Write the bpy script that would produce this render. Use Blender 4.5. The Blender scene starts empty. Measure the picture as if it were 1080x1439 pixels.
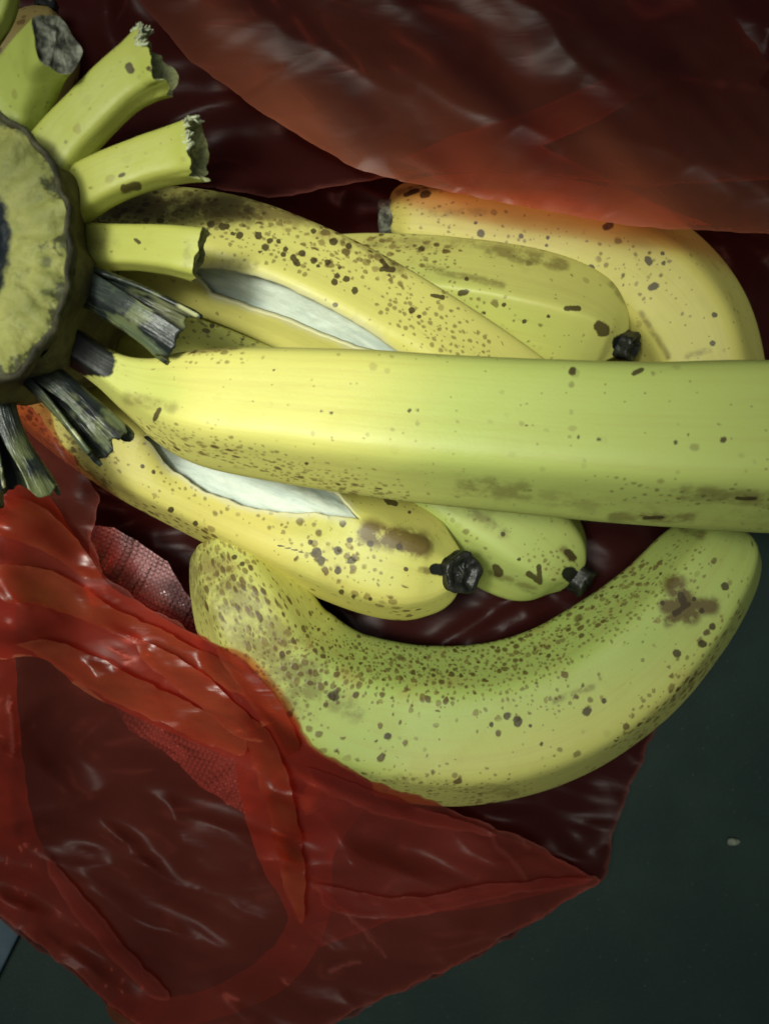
import bpy, bmesh, math, random
import numpy as np
from mathutils import Vector, noise
from mathutils.geometry import delaunay_2d_cdt
from mathutils.bvhtree import BVHTree

random.seed(7)
rng = np.random.default_rng(11)
scene = bpy.context.scene
COL = scene.collection

# ------------------------------------------------------------------ camera
H, F, W0, H0 = 0.27, 1300.0, 1080.0, 1439.0
cam = bpy.data.cameras.new('camera')
cam_o = bpy.data.objects.new('camera', cam)
COL.objects.link(cam_o)
cam_o.location = (0, 0, H)
cam.sensor_fit = 'VERTICAL'
cam.sensor_height = 36.0
cam.lens = 36.0 * F / H0
cam.clip_start = 0.005
cam.clip_end = 20
cam.dof.use_dof = True
cam.dof.focus_distance = 0.215
cam.dof.aperture_fstop = 14.0
scene.camera = cam_o

# ------------------------------------------------------------------ light
world = bpy.data.worlds.new('World')
scene.world = world
world.use_nodes = True
bg = world.node_tree.nodes['Background']
bg.inputs['Color'].default_value = (0.80, 0.90, 1.0, 1)
bg.inputs['Strength'].default_value = 0.065


def lamp(name, kind, loc, target, energy, color, **kw):
    l = bpy.data.lights.new(name, kind)
    l.energy = energy
    l.color = color
    for k, v in kw.items():
        setattr(l, k, v)
    o = bpy.data.objects.new(name, l)
    COL.objects.link(o)
    o.location = loc
    d = Vector(target) - Vector(loc)
    o.rotation_euler = d.to_track_quat('-Z', 'Y').to_euler()
    return o


lamp('ceiling_lamp', 'AREA', (-0.22, 0.02, 0.95), (0.0, 0.0, 0.03), 2.2, (0.97, 1.0, 0.88), shape='DISK', size=0.62)
lamp('added_falloff_spot', 'SPOT', (-0.20, 0.03, 0.95), (-0.025, 0.012, 0.04), 17.0, (0.97, 1.0, 0.88),  # added spot, not a known fixture; its soft cone darkens the borders
     spot_size=math.radians(27.0), spot_blend=1.0, shadow_soft_size=0.17)
lamp('added_shadow_edge_spot', 'SPOT', (-0.17, 0.03, 0.62), (-0.024, 0.020, 0.07), 10.5, (0.98, 1.0, 0.86),  # added spot; its cone edge stands in for a phone's shadow on the banana
     spot_size=math.radians(16.5), spot_blend=0.75, shadow_soft_size=0.05)

scene.view_settings.view_transform = 'Standard'
scene.view_settings.look = 'None'
scene.view_settings.gamma = 1.0
scene.view_settings.exposure = 0.0
scene.view_settings.use_curve_mapping = False
scene.render.engine = 'CYCLES'
scene.cycles.max_bounces = 6
scene.cycles.diffuse_bounces = 3
scene.cycles.glossy_bounces = 2
scene.cycles.transmission_bounces = 3
scene.cycles.transparent_max_bounces = 14
scene.cycles.use_adaptive_sampling = True
scene.cycles.adaptive_threshold = 0.02
scene.cycles.use_denoising = True
scene.cycles.caustics_reflective = False
scene.cycles.caustics_refractive = False


# ------------------------------------------------------------------ helpers
def P(px, py, z):
    """point of the place at height z that lies below image position px, py"""
    k = (H - z) / F
    return np.array([(px - W0 / 2) * k, -(py - H0 / 2) * k, z])


def PV(px, py, z):
    k = (H - z) / F
    return np.stack([(px - W0 / 2) * k, -(py - H0 / 2) * k, z + 0 * px], -1)


def to_px(v):
    k = F / (H - v[..., 2])
    return v[..., 0] * k + W0 / 2, -v[..., 1] * k + H0 / 2


def smooth(a, b, x):
    t = np.clip((x - a) / (b - a), 0, 1)
    return t * t * (3 - 2 * t)


def hash_noise(x, y, seed=0):
    """value noise, vectorised"""
    xi, yi = np.floor(x).astype(np.int64), np.floor(y).astype(np.int64)
    xf, yf = x - xi, y - yi
    u, v = xf * xf * (3 - 2 * xf), yf * yf * (3 - 2 * yf)

    def h(a, b):
        n = (a * 374761393 + b * 668265263 + seed * 1442695041) & 0xffffffff
        n = ((n ^ (n >> 13)) * 1274126177) & 0xffffffff
        n = n ^ (n >> 16)
        return (n & 0xffff) / 65535.0
    return (h(xi, yi) * (1 - u) + h(xi + 1, yi) * u) * (1 - v) + (h(xi, yi + 1) * (1 - u) + h(xi + 1, yi + 1) * u) * v


def fbm(x, y, seed=0, o=4):
    s, a, t = 0, 1, 0
    for i in range(o):
        s = s + a * hash_noise(x * 2 ** i, y * 2 ** i, seed + i)
        t += a
        a *= 0.5
    return s / t - 0.5


def tag(o, label=None, cat=None, group=None, kind=None):
    for k, v in (('label', label), ('category', cat), ('group', group), ('kind', kind)):
        if v:
            o[k] = v
    return o


def empty(name, loc):
    o = bpy.data.objects.new(name, None)
    o.empty_display_size = 0.01
    COL.objects.link(o)
    o.location = loc
    return o


def mesh_obj(name, verts, faces, mat, parent=None, attrs=None, smooth_shade=True, mats=None, fmat=None):
    verts = np.asarray(verts, dtype=np.float64).reshape(-1, 3)
    if parent is not None:
        off = np.array(parent.location)
        if parent.parent is not None:
            off = off + np.array(parent.parent.location)
        verts = verts - off
    me = bpy.data.meshes.new(name)
    if isinstance(faces, np.ndarray):
        nf, k = faces.shape
        me.vertices.add(len(verts))
        me.vertices.foreach_set('co', verts.astype(np.float32).ravel())
        me.loops.add(nf * k)
        me.loops.foreach_set('vertex_index', faces.astype(np.int32).ravel())
        me.polygons.add(nf)
        me.polygons.foreach_set('loop_start', np.arange(0, nf * k, k, dtype=np.int32))
        me.update(calc_edges=True)
        me.validate()
    else:
        me.from_pydata([tuple(v) for v in verts], [], [tuple(f) for f in faces])
        me.update()
    for m in ([mat] if mats is None else mats):
        me.materials.append(m)
    if smooth_shade:
        me.polygons.foreach_set('use_smooth', np.ones(len(me.polygons), dtype=bool))
    if fmat is not None and len(fmat) == len(me.polygons):
        me.polygons.foreach_set('material_index', np.asarray(fmat, dtype=np.int32))
    for an, (typ, arr) in (attrs or {}).items():
        a = me.attributes.new(an, typ, 'POINT')
        a.data.foreach_set('color' if 'COLOR' in typ else ('vector' if 'VECTOR' in typ else 'value'), np.asarray(arr, dtype=np.float32).ravel())
    o = bpy.data.objects.new(name, me)
    COL.objects.link(o)
    if parent is not None:
        o.parent = parent
    return o


def grid_faces(n, m, close=False):
    """n rows, m columns; close joins last column to first"""
    i = np.arange(n - 1)[:, None]
    j = np.arange(m if close else m - 1)[None, :]
    j2 = (j + 1) % m
    f = np.stack([i * m + j, i * m + j2, (i + 1) * m + j2, (i + 1) * m + j], -1)
    return f.reshape(-1, 4)


# ------------------------------------------------------------------ material helpers
class NT:
    def __init__(s, name):
        s.mat = bpy.data.materials.new(name)
        s.mat.use_nodes = True
        s.t = s.mat.node_tree
        s.t.nodes.clear()
        s.out = s.t.nodes.new('ShaderNodeOutputMaterial')

    def n(s, typ, **kw):
        nd = s.t.nodes.new('ShaderNode' + typ)
        for k, v in kw.items():
            setattr(nd, k, v)
        return nd

    def set(s, sock, v):
        if isinstance(v, bpy.types.NodeSocket):
            s.t.links.new(v, sock)
        elif v is not None:
            if hasattr(sock.default_value, '__len__') and len(sock.default_value) == 4 and len(v) == 3:
                v = (*v, 1)
            sock.default_value = v

    def math(s, op, a, b=None, c=None, clamp=False):
        nd = s.n('Math', operation=op, use_clamp=clamp)
        for i, v in enumerate((a, b, c)):
            if v is not None:
                s.set(nd.inputs[i], v)
        return nd.outputs[0]

    def vmath(s, op, a, b=None, scale=None):
        nd = s.n('VectorMath', operation=op)
        s.set(nd.inputs[0], a)
        if b is not None:
            s.set(nd.inputs[1], b)
        if scale is not None:
            s.set(nd.inputs['Scale'], scale)
        return nd.outputs[0]

    def mix(s, f, a, b, blend='MIX'):
        nd = s.n('Mix', data_type='RGBA', blend_type=blend)
        s.set(nd.inputs[0], f)
        s.set(nd.inputs[6], a)
        s.set(nd.inputs[7], b)
        return nd.outputs[2]

    def noise(s, vec, scale, detail=3, rough=0.5, dist=0.0):
        nd = s.n('TexNoise')
        s.set(nd.inputs['Vector'], vec)
        nd.inputs['Scale'].default_value = scale
        nd.inputs['Detail'].default_value = detail
        nd.inputs['Roughness'].default_value = rough
        nd.inputs['Distortion'].default_value = dist
        return nd

    def voronoi(s, vec, scale, feature='F1'):
        nd = s.n('TexVoronoi', feature=feature)
        s.set(nd.inputs['Vector'], vec)
        nd.inputs['Scale'].default_value = scale
        return nd

    def range(s, v, a, b, c=0.0, d=1.0, typ='SMOOTHSTEP'):
        nd = s.n('MapRange', interpolation_type=typ)
        for i, x in enumerate((v, a, b, c, d)):
            s.set(nd.inputs[i], x)
        return nd.outputs[0]

    def attr(s, name):
        nd = s.n('Attribute', attribute_name=name)
        return nd

    def sep(s, c):
        nd = s.n('SeparateColor')
        s.set(nd.inputs[0], c)
        return nd.outputs

    def obj(s):
        return s.n('TexCoord').outputs['Object']

    def bump(s, h, strength, dist):
        nd = s.n('Bump')
        nd.inputs['Strength'].default_value = strength
        nd.inputs['Distance'].default_value = dist
        s.set(nd.inputs['Height'], h)
        return nd.outputs[0]

    def principled(s, color, rough=0.5, spec=0.5, normal=None, sss=0.0, sss_r=(1, .6, .2), sss_s=0.002, coat=0.0, trans=0.0):
        nd = s.n('BsdfPrincipled')
        s.set(nd.inputs['Base Color'], color)
        s.set(nd.inputs['Roughness'], rough)
        s.set(nd.inputs['Specular IOR Level'], spec)
        if normal is not None:
            s.set(nd.inputs['Normal'], normal)
        if sss:
            nd.inputs['Subsurface Weight'].default_value = sss
            nd.inputs['Subsurface Radius'].default_value = sss_r
            nd.inputs['Subsurface Scale'].default_value = sss_s
        nd.inputs['Coat Weight'].default_value = coat
        return nd.outputs[0]

    def done(s, shader):
        s.t.links.new(shader, s.out.inputs['Surface'])
        return s.mat


def banana_peel_material(name, yellow, green, tan, seed=0.0, sc=350):
    m = NT(name)
    co = m.vmath('ADD', m.obj(), (seed, seed * 0.7, 0))
    suv = m.attr('suv').outputs['Vector']
    pa = m.attr('paint')
    pR, pG, pB = m.sep(pa.outputs['Color'])[:3]
    pA = pa.outputs['Alpha']
    ma = m.attr('marks')
    mR, mG, mB = m.sep(ma.outputs['Color'])[:3]
    mA = ma.outputs['Alpha']
    w = m.noise(co, 420, 2)
    warp = m.vmath('SCALE', m.vmath('SUBTRACT', w.outputs['Color'], (.5, .5, .5)), scale=0.0011)
    wco = m.vmath('ADD', co, warp)
    wsu = m.vmath('ADD', m.vmath('ADD', suv, warp), (seed, seed * 0.3, 0))
    # base tint
    big = m.noise(co, 22, 3).outputs['Fac']
    st = m.n('Mapping')
    m.set(st.inputs['Vector'], suv)
    st.inputs['Scale'].default_value = (14, 420, 1)
    streak = m.noise(st.outputs[0], 1.0, 4, 0.6).outputs['Fac']
    gfac = m.math('ADD', pB, m.math('MULTIPLY', m.math('SUBTRACT', big, 0.5), 0.5), clamp=True)
    col = m.mix(gfac, yellow, green)
    col = m.mix(m.range(streak, 0.45, 0.75, 0, 0.22), col, tan)
    # soft tan wear
    n2 = m.noise(co, 130, 4, 0.6).outputs['Fac']
    col = m.mix(m.math('MULTIPLY', m.range(n2, 0.5, 0.72), m.math('ADD', m.math('MULTIPLY', pR, 0.55), 0.06), clamp=True), col, tan)
    # faint fibres and pinprick freckles everywhere
    fr = m.voronoi(wsu, 800)
    fr.voronoi_dimensions = '2D'
    frc = m.sep(fr.outputs['Color'])
    frm = m.math('MULTIPLY', m.range(fr.outputs['Distance'], 0.10, 0.24, 1, 0), m.math('LESS_THAN', frc[0], 0.035))
    col = m.mix(m.math('MULTIPLY', frm, 0.6), col, (0.16, 0.10, 0.025))
    # stains
    n3 = m.noise(co, 240, 5, 0.65).outputs['Fac']
    stain = m.math('MULTIPLY', pA, m.math('ADD', 0.12, m.range(m.math('ADD', n3, m.math('MULTIPLY', pA, .22)), 0.46, 0.70, 0, 1.0)), clamp=True)
    col = m.mix(m.math('MULTIPLY', stain, 0.9), col, (0.105, 0.060, 0.018))

    def spots(scale, dens, r0, r1, soft):
        v = m.voronoi(wsu, scale)
        v.voronoi_dimensions = '2D'
        c = m.sep(v.outputs['Color'])
        rad = m.math('ADD', r0, m.math('MULTIPLY', m.math('POWER', c[1], 1.4), r1 - r0))
        mk = m.range(v.outputs['Distance'], m.math('SUBTRACT', rad, soft), m.math('ADD', rad, soft), 1, 0)
        pr = m.range(m.math('SUBTRACT', dens, c[0]), -0.02, 0.04)
        return m.math('MULTIPLY', mk, pr), c[2]
    s2, t2 = spots(640, m.math('MULTIPLY', pG, 1.2), 0.11, 0.40, 0.14)
    s1, t1 = spots(sc, m.math('MULTIPLY', pR, 1.25), 0.13, 0.41, 0.11)
    s3, t3 = spots(sc * .45, m.math('MULTIPLY', pR, .16), 0.08, 0.26, 0.10)
    col = m.mix(m.math('MULTIPLY', s3, .75), col, (0.10, 0.062, 0.02))
    sp = m.mix(t1, (0.085, 0.046, 0.013), (0.20, 0.120, 0.034))
    col = m.mix(m.math('MULTIPLY', s2, 0.62), col, (0.12, 0.072, 0.022))
    col = m.mix(m.math('MULTIPLY', s1, m.range(t1, 0, 1, .9, .6)), col, sp)
    # large marks
    mk = m.range(m.math('ADD', mR, m.math('MULTIPLY', m.math('SUBTRACT', m.noise(co, 330, 4, .6).outputs['Fac'], 0.5), 1.0)), 0.38, 0.60)
    col = m.mix(m.math('MULTIPLY', mk, 0.9), col, (0.046, 0.027, 0.010))
    # blackened neck and tip
    n4 = m.noise(co, 160, 4, 0.6).outputs['Fac']
    bl = m.range(m.math('ADD', mG, m.math('MULTIPLY', m.math('SUBTRACT', n4, 0.5), 1.5)), 0.34, 0.60)
    col = m.mix(bl, col, (0.010, 0.011, 0.009))
    # cut edge / inside of the peel
    col = m.mix(mB, col, (0.58, 0.56, 0.36))
    fine = m.noise(co, 1500, 2).outputs['Fac']
    hgt = m.math('ADD', m.math('MULTIPLY', streak, 0.35), m.math('ADD', m.math('MULTIPLY', fine, 0.18), m.math('MULTIPLY', s1, -0.45)))
    hgt = m.math('ADD', hgt, m.math('MULTIPLY', n2, 0.5))
    nor = m.bump(hgt, 0.35, 0.0006)
    rough = m.math('ADD', 0.40, m.math('MULTIPLY', n2, 0.16))
    sh = m.principled(col, rough, 0.42, nor)
    return m.done(sh)


def simple_mat(name, c1, c2, scale=60, rough=0.6, spec=0.3, bump=0.4, bdist=0.0005, bscale=300, lo=0.35, hi=0.7, stretch=None, sss=0):
    m = NT(name)
    co = m.obj()
    if stretch:
        mp = m.n('Mapping')
        m.set(mp.inputs['Vector'], m.attr('suv').outputs['Vector'])
        mp.inputs['Scale'].default_value = stretch
        sco = mp.outputs[0]
        f = m.noise(sco, 1.0, 4, 0.6).outputs['Fac']
        b = f
    else:
        f = m.noise(co, scale, 5, 0.6).outputs['Fac']
        b = m.noise(co, bscale, 4, 0.6).outputs['Fac']
    col = m.mix(m.range(f, lo, hi), c1, c2)
    return m.done(m.principled(col, rough, spec, m.bump(b, bump, bdist), sss=sss))


YEL = (0.70, 0.65, 0.175)
GRN = (0.45, 0.55, 0.14)
TAN = (0.42, 0.30, 0.085)
MAT_TIP = simple_mat('blackened_banana_tip', (0.006, 0.007, 0.006), (0.026, 0.026, 0.020), 500, 0.42, 0.5, 0.5, 0.0010, 420)
MAT_CUT = simple_mat('dried_grey_cut', (0.05, 0.05, 0.04), (0.30, 0.31, 0.24), 420, 0.8, 0.2, 0.8, 0.0008, 700)

m = NT('banana_flesh')
suv = m.attr('suv').outputs['Vector']
mp = m.n('Mapping')
m.set(mp.inputs['Vector'], suv)
mp.inputs['Scale'].default_value = (40, 260, 1)
f1 = m.noise(mp.outputs[0], 1.0, 4, 0.65).outputs['Fac']
f2 = m.noise(m.obj(), 170, 4, 0.6).outputs['Fac']
c = m.mix(m.range(f1, 0.4, 0.68), (0.68, 0.74, 0.64), (0.50, 0.58, 0.52))
c = m.mix(m.range(f2, 0.60, 0.76, 0, 0.6), c, (0.58, 0.60, 0.36))
MAT_FLESH = m.done(m.principled(c, 0.5, 0.35, m.bump(m.math('ADD', m.math('MULTIPLY', f1, .4), f2), 0.5, 0.0012), sss=0))

MAT_INNER = simple_mat('peel_inside', (0.60, 0.62, 0.42), (0.40, 0.42, 0.22), 300, 0.6, 0.3)


# ------------------------------------------------------------------ bananas
def catmull(pts, n):
    pts = np.asarray(pts, float)
    p = np.vstack([2 * pts[0] - pts[1], pts, 2 * pts[-1] - pts[-2]])
    out = []
    for i in range(len(pts) - 1):
        p0, p1, p2, p3 = p[i:i + 4]
        t = np.linspace(0, 1, n, endpoint=False)[:, None]
        out.append(0.5 * (2 * p1 + (p2 - p0) * t + (2 * p0 - 5 * p1 + 4 * p2 - p3) * t ** 2 + (3 * p1 - p0 - 3 * p2 + p3) * t ** 3))
    out.append(pts[-1:])
    return np.vstack(out)


class Sweep:
    """tube along image-space control points (px, py, z, half width in px)"""

    def __init__(s, ctrl, step=0.0005, round0=0.0, round1=0.0, min0=0.3, min1=0.3, faces=None, power=9.0, squash=1.0):
        ctrl = np.asarray(ctrl, float)
        c3 = np.array([P(a, b, z) for a, b, z, w in ctrl])
        r = ctrl[:, 3] * (H - ctrl[:, 2]) / F
        d = catmull(np.column_stack([c3, r]), 60)
        L = np.concatenate([[0], np.cumsum(np.linalg.norm(np.diff(d[:, :3], axis=0), axis=1))])
        n = max(8, int(L[-1] / step))
        q = np.linspace(0, L[-1], n)
        # denser rows near the rounded ends
        s.s = q
        s.len = L[-1]
        s.c = np.stack([np.interp(q, L, d[:, k]) for k in range(3)], -1)
        # light smoothing
        s.r = np.interp(q, L, d[:, 3])
        if round0:
            t = np.clip(1 - q / round0, 0, 1)
            s.r = s.r * (min0 + (1 - min0) * np.sqrt(np.clip(1 - t * t, 0, 1)))
        if round1:
            t = np.clip(1 - (s.len - q) / round1, 0, 1)
            s.r = s.r * (min1 + (1 - min1) * np.sqrt(np.clip(1 - t * t, 0, 1)))
        T = np.gradient(s.c, axis=0)
        s.T = T / np.linalg.norm(T, axis=1)[:, None]
        side = np.cross(s.T, np.array([0, 0, 1.0]))
        s.side = side / np.linalg.norm(side, axis=1)[:, None]
        s.up = np.cross(s.side, s.T)
        s.faces = faces
        s.power = power
        s.squash = squash

    def radius(s, th):
        """cross-section factor at angle th (broadcast rows x columns)"""
        if s.faces is None:
            return np.ones_like(th)
        acc = 0
        for a in s.faces:
            acc = acc + np.maximum(0, np.cos(th - math.radians(a))) ** s.power
        f = acc ** (-1.0 / s.power)
        return f / 1.055

    def points(s, th, inset=0.0, rows=None, lift=None):
        """th: (n, m) angles -> (n, m, 3)"""
        idx = slice(None) if rows is None else rows
        R = s.r[idx, None] * s.radius(th) - inset
        if lift is not None:
            R = R + lift
        R = np.maximum(R, 1e-5)
        ct, sn = np.cos(th)[..., None], np.sin(th)[..., None] * s.squash
        return s.c[idx, None, :] + R[..., None] * (ct * s.side[idx, None, :] + sn * s.up[idx, None, :])


def capsules(px, py, items, mode='max'):
    out = np.zeros_like(px)
    for it in items:
        x0, y0, x1, y1, r, v = it
        dx, dy = x1 - x0, y1 - y0
        L2 = dx * dx + dy * dy
        t = np.clip(((px - x0) * dx + (py - y0) * dy) / L2, 0, 1) if L2 > 0 else 0
        d = np.hypot(px - x0 - t * dx, py - y0 - t * dy) / r
        val = v * (1 - smooth(0.25, 1.0, d))
        out = np.maximum(out, val)
    return out


def mark_field(px, py, items):
    out = np.zeros_like(px)
    for it in items:
        x0, y0, x1, y1, r = it if len(it) == 5 else (it[0], it[1], it[0], it[1], it[2])
        dx, dy = x1 - x0, y1 - y0
        L2 = dx * dx + dy * dy
        t = np.clip(((px - x0) * dx + (py - y0) * dy) / L2, 0, 1) if L2 > 0 else 0
        d = np.hypot(px - x0 - t * dx, py - y0 - t * dy)
        out = np.maximum(out, np.clip(1 - 0.5 * d / r, 0, 1))
    return out


def paint_attrs(v, paint):
    px, py = to_px(v)
    z = np.zeros_like(px)
    rgba = np.stack([
        np.maximum(capsules(px, py, paint.get('spots', [])), paint.get('spots0', 0.02)),
        np.maximum(capsules(px, py, paint.get('specks', [])), paint.get('specks0', 0.03)),
        np.clip(capsules(px, py, paint.get('green', [])) + paint.get('green0', 0.1), 0, 1),
        capsules(px, py, paint.get('stain', []))], -1)
    mk = np.stack([mark_field(px, py, paint.get('marks', [])), capsules(px, py, paint.get('black', [])), z, z], -1)
    return rgba, mk


SOLIDS = []   # (verts, quads) of everything the bag has to clear


def tip_part(name, parent, c, axis, r, h, mat, seed=0, cup=0.35, lobes=5):
    """withered blossom end: ridged collar with a hollow top"""
    axis = np.asarray(axis, float)
    if mat is MAT_TIP:
        h, r = h * .55, r * .93
    axis /= np.linalg.norm(axis)
    a = np.cross(axis, [0.3, 0.9, 0.2])
    a /= np.linalg.norm(a)
    b = np.cross(axis, a)
    prof = [(1.02, -0.45), (1.04, 0.0), (0.97, 0.3), (0.99, 0.62), (1.02, 0.9), (0.90, 1.04), (0.70, 0.98), (0.55, 1 - cup), (0.34, 1 - cup * 1.2), (0.20, 1 - cup * 0.7), (0.03, 1 - cup * 0.6)]
    m_ = 48
    th = np.linspace(0, 2 * np.pi, m_, endpoint=False)
    rows = []
    for i, (pr, ph) in enumerate(prof):
        jag = 1 + 0.07 * np.cos(lobes * th + seed) + 0.10 * fbm(np.cos(th) * 2.3 + 5 + seed, np.sin(th) * 2.3 + i * 0.35, 3, 3)
        hh = ph + 0.35 * (ph > 0.2) * fbm(np.cos(th) * 3 + seed, np.sin(th) * 3 + 9, 5, 3)
        rows.append(np.asarray(c) + (r * pr * jag)[:, None] * (np.cos(th)[:, None] * a + np.sin(th)[:, None] * b) + (h * hh)[:, None] * axis)
    v = np.vstack(rows)
    f = grid_faces(len(prof), m_, True)
    return mesh_obj(name, v, f, mat, parent)


def make_banana(ctrl, parent, mat, paint, faces, split=None, nth=200, step=0.0005, power=9, part='peel', **kw):
    sw = Sweep(ctrl, step=step, faces=faces, power=power, **kw)
    n = len(sw.s)
    if split is None:
        th = np.linspace(-np.pi / 2, 1.5 * np.pi, nth, endpoint=False)[None, :].repeat(n, 0)
        v = sw.points(th)
        # slight hand-made irregularity
        irr = 1 + 0.04 * fbm(sw.s[:, None] * 38 + np.cos(th) * 0.8 + ctrl[0][0], np.sin(th) * 0.8 + 3, 4, 3)
        v = sw.c[:, None, :] + (v - sw.c[:, None, :]) * irr[..., None]
        f = grid_faces(n, nth, True)
        vv = v.reshape(-1, 3)
        c0, c1 = len(vv), len(vv) + 1
        vv = np.vstack([vv, sw.c[0] - sw.T[0] * 0.0004, sw.c[-1] + sw.T[-1] * 0.0004])
        j = np.arange(nth)
        k = (j + 1) % nth
        caps = np.concatenate([np.stack([np.full(nth, c0), k, j, j], -1)[:, :3], np.stack([np.full(nth, c1), (n - 1) * nth + j, (n - 1) * nth + k], -1)])
        suv = np.stack([np.repeat(sw.s, nth), (th * sw.r.max()).ravel(), np.zeros(n * nth)], -1)
        suv = np.vstack([suv, [0, 0, 0], [sw.len, 0, 0]])
        rgba, mk = paint_attrs(vv, paint)
        me_o = build_mixed(part, vv, f, caps, mat, parent, {'suv': ('FLOAT_VECTOR', suv), 'paint': ('FLOAT_COLOR', rgba), 'marks': ('FLOAT_COLOR', mk)})
        SOLIDS.append((vv, f))
        return sw, me_o
    # split peel: map the pixel outline of the tear onto the banana
    th = np.linspace(0, np.pi, 181)[None, :].repeat(n, 0)
    gx, gy = to_px(sw.points(th))

    def st(px, py):
        i = np.argmin((gx - px) ** 2 + (gy - py) ** 2)
        return divmod(i, 181)
    up = sorted(st(*p) for p in split['upper'])
    lo = sorted(st(*p) for p in split['lower'])
    ru, tu = zip(*up)
    rl, tl = zip(*lo)
    r0 = min(ru[0], rl[0])
    r1 = max(ru[-1], rl[-1])
    rows = np.arange(n)
    a_up = np.interp(rows, ru, tu)
    a_lo = np.interp(rows, rl, tl)
    mid = 0.5 * (a_up + a_lo)
    inside = (rows > r0) & (rows < r1)
    half = np.where(inside, np.abs(a_up - a_lo) / 2, 0)
    jag = 1 + split.get('jag', 0.12) * 2 * fbm(rows * 0.11, rows * 0 + 2, 7, 5)
    half = half * np.clip(jag, 0.5, 1.5)
    endf = np.sqrt(np.clip(np.minimum((rows - r0), (r1 - rows)) / 14.0, 0, 1))
    half = half * endf
    t0 = np.radians(mid + half)      # upper edge of the gap (bigger angle)
    t1 = np.radians(mid - half) + 2 * np.pi
    u = np.linspace(0, 1, nth)[None, :]
    # more columns close to the tear
    u = u + 0.12 * np.sin(2 * np.pi * u) / (2 * np.pi) * -1
    th = t0[:, None] + (t1 - t0)[:, None] * u
    edge = np.minimum(u, 1 - u) * (t1 - t0)[:, None]
    curl = split.get('curl', 0.0012) * np.exp(-(edge / 0.28) ** 2) * np.clip(half / 12.0, 0, 1)[:, None]
    outer = sw.points(th, lift=curl)
    inner = sw.points(th, inset=split.get('thick', 0.0013), lift=curl)
    nv = n * nth
    f1 = grid_faces(n, nth)
    f2 = grid_faces(n, nth)[:, ::-1] + nv
    i = np.arange(n - 1)
    i = i[(half[:-1] > 0) | (half[1:] > 0)]
    rimA = np.stack([i * nth, (i + 1) * nth, (i + 1) * nth + nv, i * nth + nv], -1)
    rimB = np.stack([i * nth + nth - 1, i * nth + nth - 1 + nv, (i + 1) * nth + nth - 1 + nv, (i + 1) * nth + nth - 1], -1)
    vv = np.vstack([outer.reshape(-1, 3), inner.reshape(-1, 3)])
    rgba, mk = paint_attrs(vv, paint)
    pale = np.zeros((n, nth))
    gap = np.clip(half / 5.0, 0, 1)[:, None]
    pale = np.exp(-(edge / (0.05 + .09 * (fbm(rows[:, None] * .13, u * 0 + 3, 17, 3) + .3))) ** 2) * gap
    mk[:nv, 2] = 0.75 * pale.ravel()
    mk[nv:, 2] = 0.95
    suv = np.stack([np.repeat(sw.s, nth), (th * sw.r.max()).ravel(), np.zeros(nv)], -1)
    suv = np.vstack([suv, suv])
    ff = np.concatenate([f1, f2, rimA, rimB])
    caps = []
    for row, sg in ((0, 1), (n - 1, -1)):
        cc = len(vv)
        vv = np.vstack([vv, sw.c[row] - sg * sw.T[row] * 0.0003])
        rgba = np.vstack([rgba, rgba[row * nth]])
        mk = np.vstack([mk, mk[row * nth]])
        suv = np.vstack([suv, suv[row * nth]])
        j = np.arange(nth - 1) + row * nth
        caps.append(np.stack([np.full(nth - 1, cc), j + 1, j] if sg > 0 else [np.full(nth - 1, cc), j, j + 1], -1))
    peel = build_mixed(part, vv, ff, np.concatenate(caps), mat, parent, {'suv': ('FLOAT_VECTOR', suv), 'paint': ('FLOAT_COLOR', rgba), 'marks': ('FLOAT_COLOR', mk)})
    bm = bmesh.new()
    bm.from_mesh(peel.data)
    bmesh.ops.remove_doubles(bm, verts=bm.verts, dist=2e-6)
    bm.to_mesh(peel.data)
    bm.free()
    SOLIDS.append((outer.reshape(-1, 3), f1))
    # flesh
    rr = np.arange(max(0, r0 - 30), min(n, r1 + 30), 2)
    thf = np.linspace(0, 2 * np.pi, 110, endpoint=False)[None, :].repeat(len(rr), 0)
    wob = 0.0010 * fbm(sw.s[rr][:, None] * 120, thf * 3, 9, 4) + 0.0006 * fbm(sw.s[rr][:, None] * 600, thf * 6, 19, 3)
    fv = sw.points(thf, inset=split.get('sink', 0.0022), rows=rr, lift=wob)
    fs = np.stack([np.repeat(sw.s[rr], 110), (thf * 0.012).ravel(), np.zeros(len(rr) * 110)], -1)
    mesh_obj('flesh', fv.reshape(-1, 3), grid_faces(len(rr), 110, True), MAT_FLESH, parent, {'suv': ('FLOAT_VECTOR', fs)})
    return sw, peel


def build_mixed(name, vv, quads, tris, mat, parent, attrs):
    off = np.array(parent.location) if parent is not None else 0
    if parent is not None and parent.parent is not None:
        off = off + np.array(parent.parent.location)
    me = bpy.data.meshes.new(name)
    me.vertices.add(len(vv))
    me.vertices.foreach_set('co', (vv - off).astype(np.float32).ravel())
    nq, nt = len(quads), len(tris)
    me.loops.add(nq * 4 + nt * 3)
    me.loops.foreach_set('vertex_index', np.concatenate([quads.ravel(), tris.ravel()]).astype(np.int32))
    me.polygons.add(nq + nt)
    me.polygons.foreach_set('loop_start', np.concatenate([np.arange(nq) * 4, nq * 4 + np.arange(nt) * 3]).astype(np.int32))
    me.update(calc_edges=True)
    me.materials.append(mat)
    me.polygons.foreach_set('use_smooth', np.ones(nq + nt, dtype=bool))
    for an, (typ, arr) in attrs.items():
        a = me.attributes.new(an, typ, 'POINT')
        a.data.foreach_set('color' if 'COLOR' in typ else 'vector', np.asarray(arr, dtype=np.float32).ravel())
    me.validate()
    o = bpy.data.objects.new(name, me)
    COL.objects.link(o)
    if parent is not None:
        o.parent = parent
    return o


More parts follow.
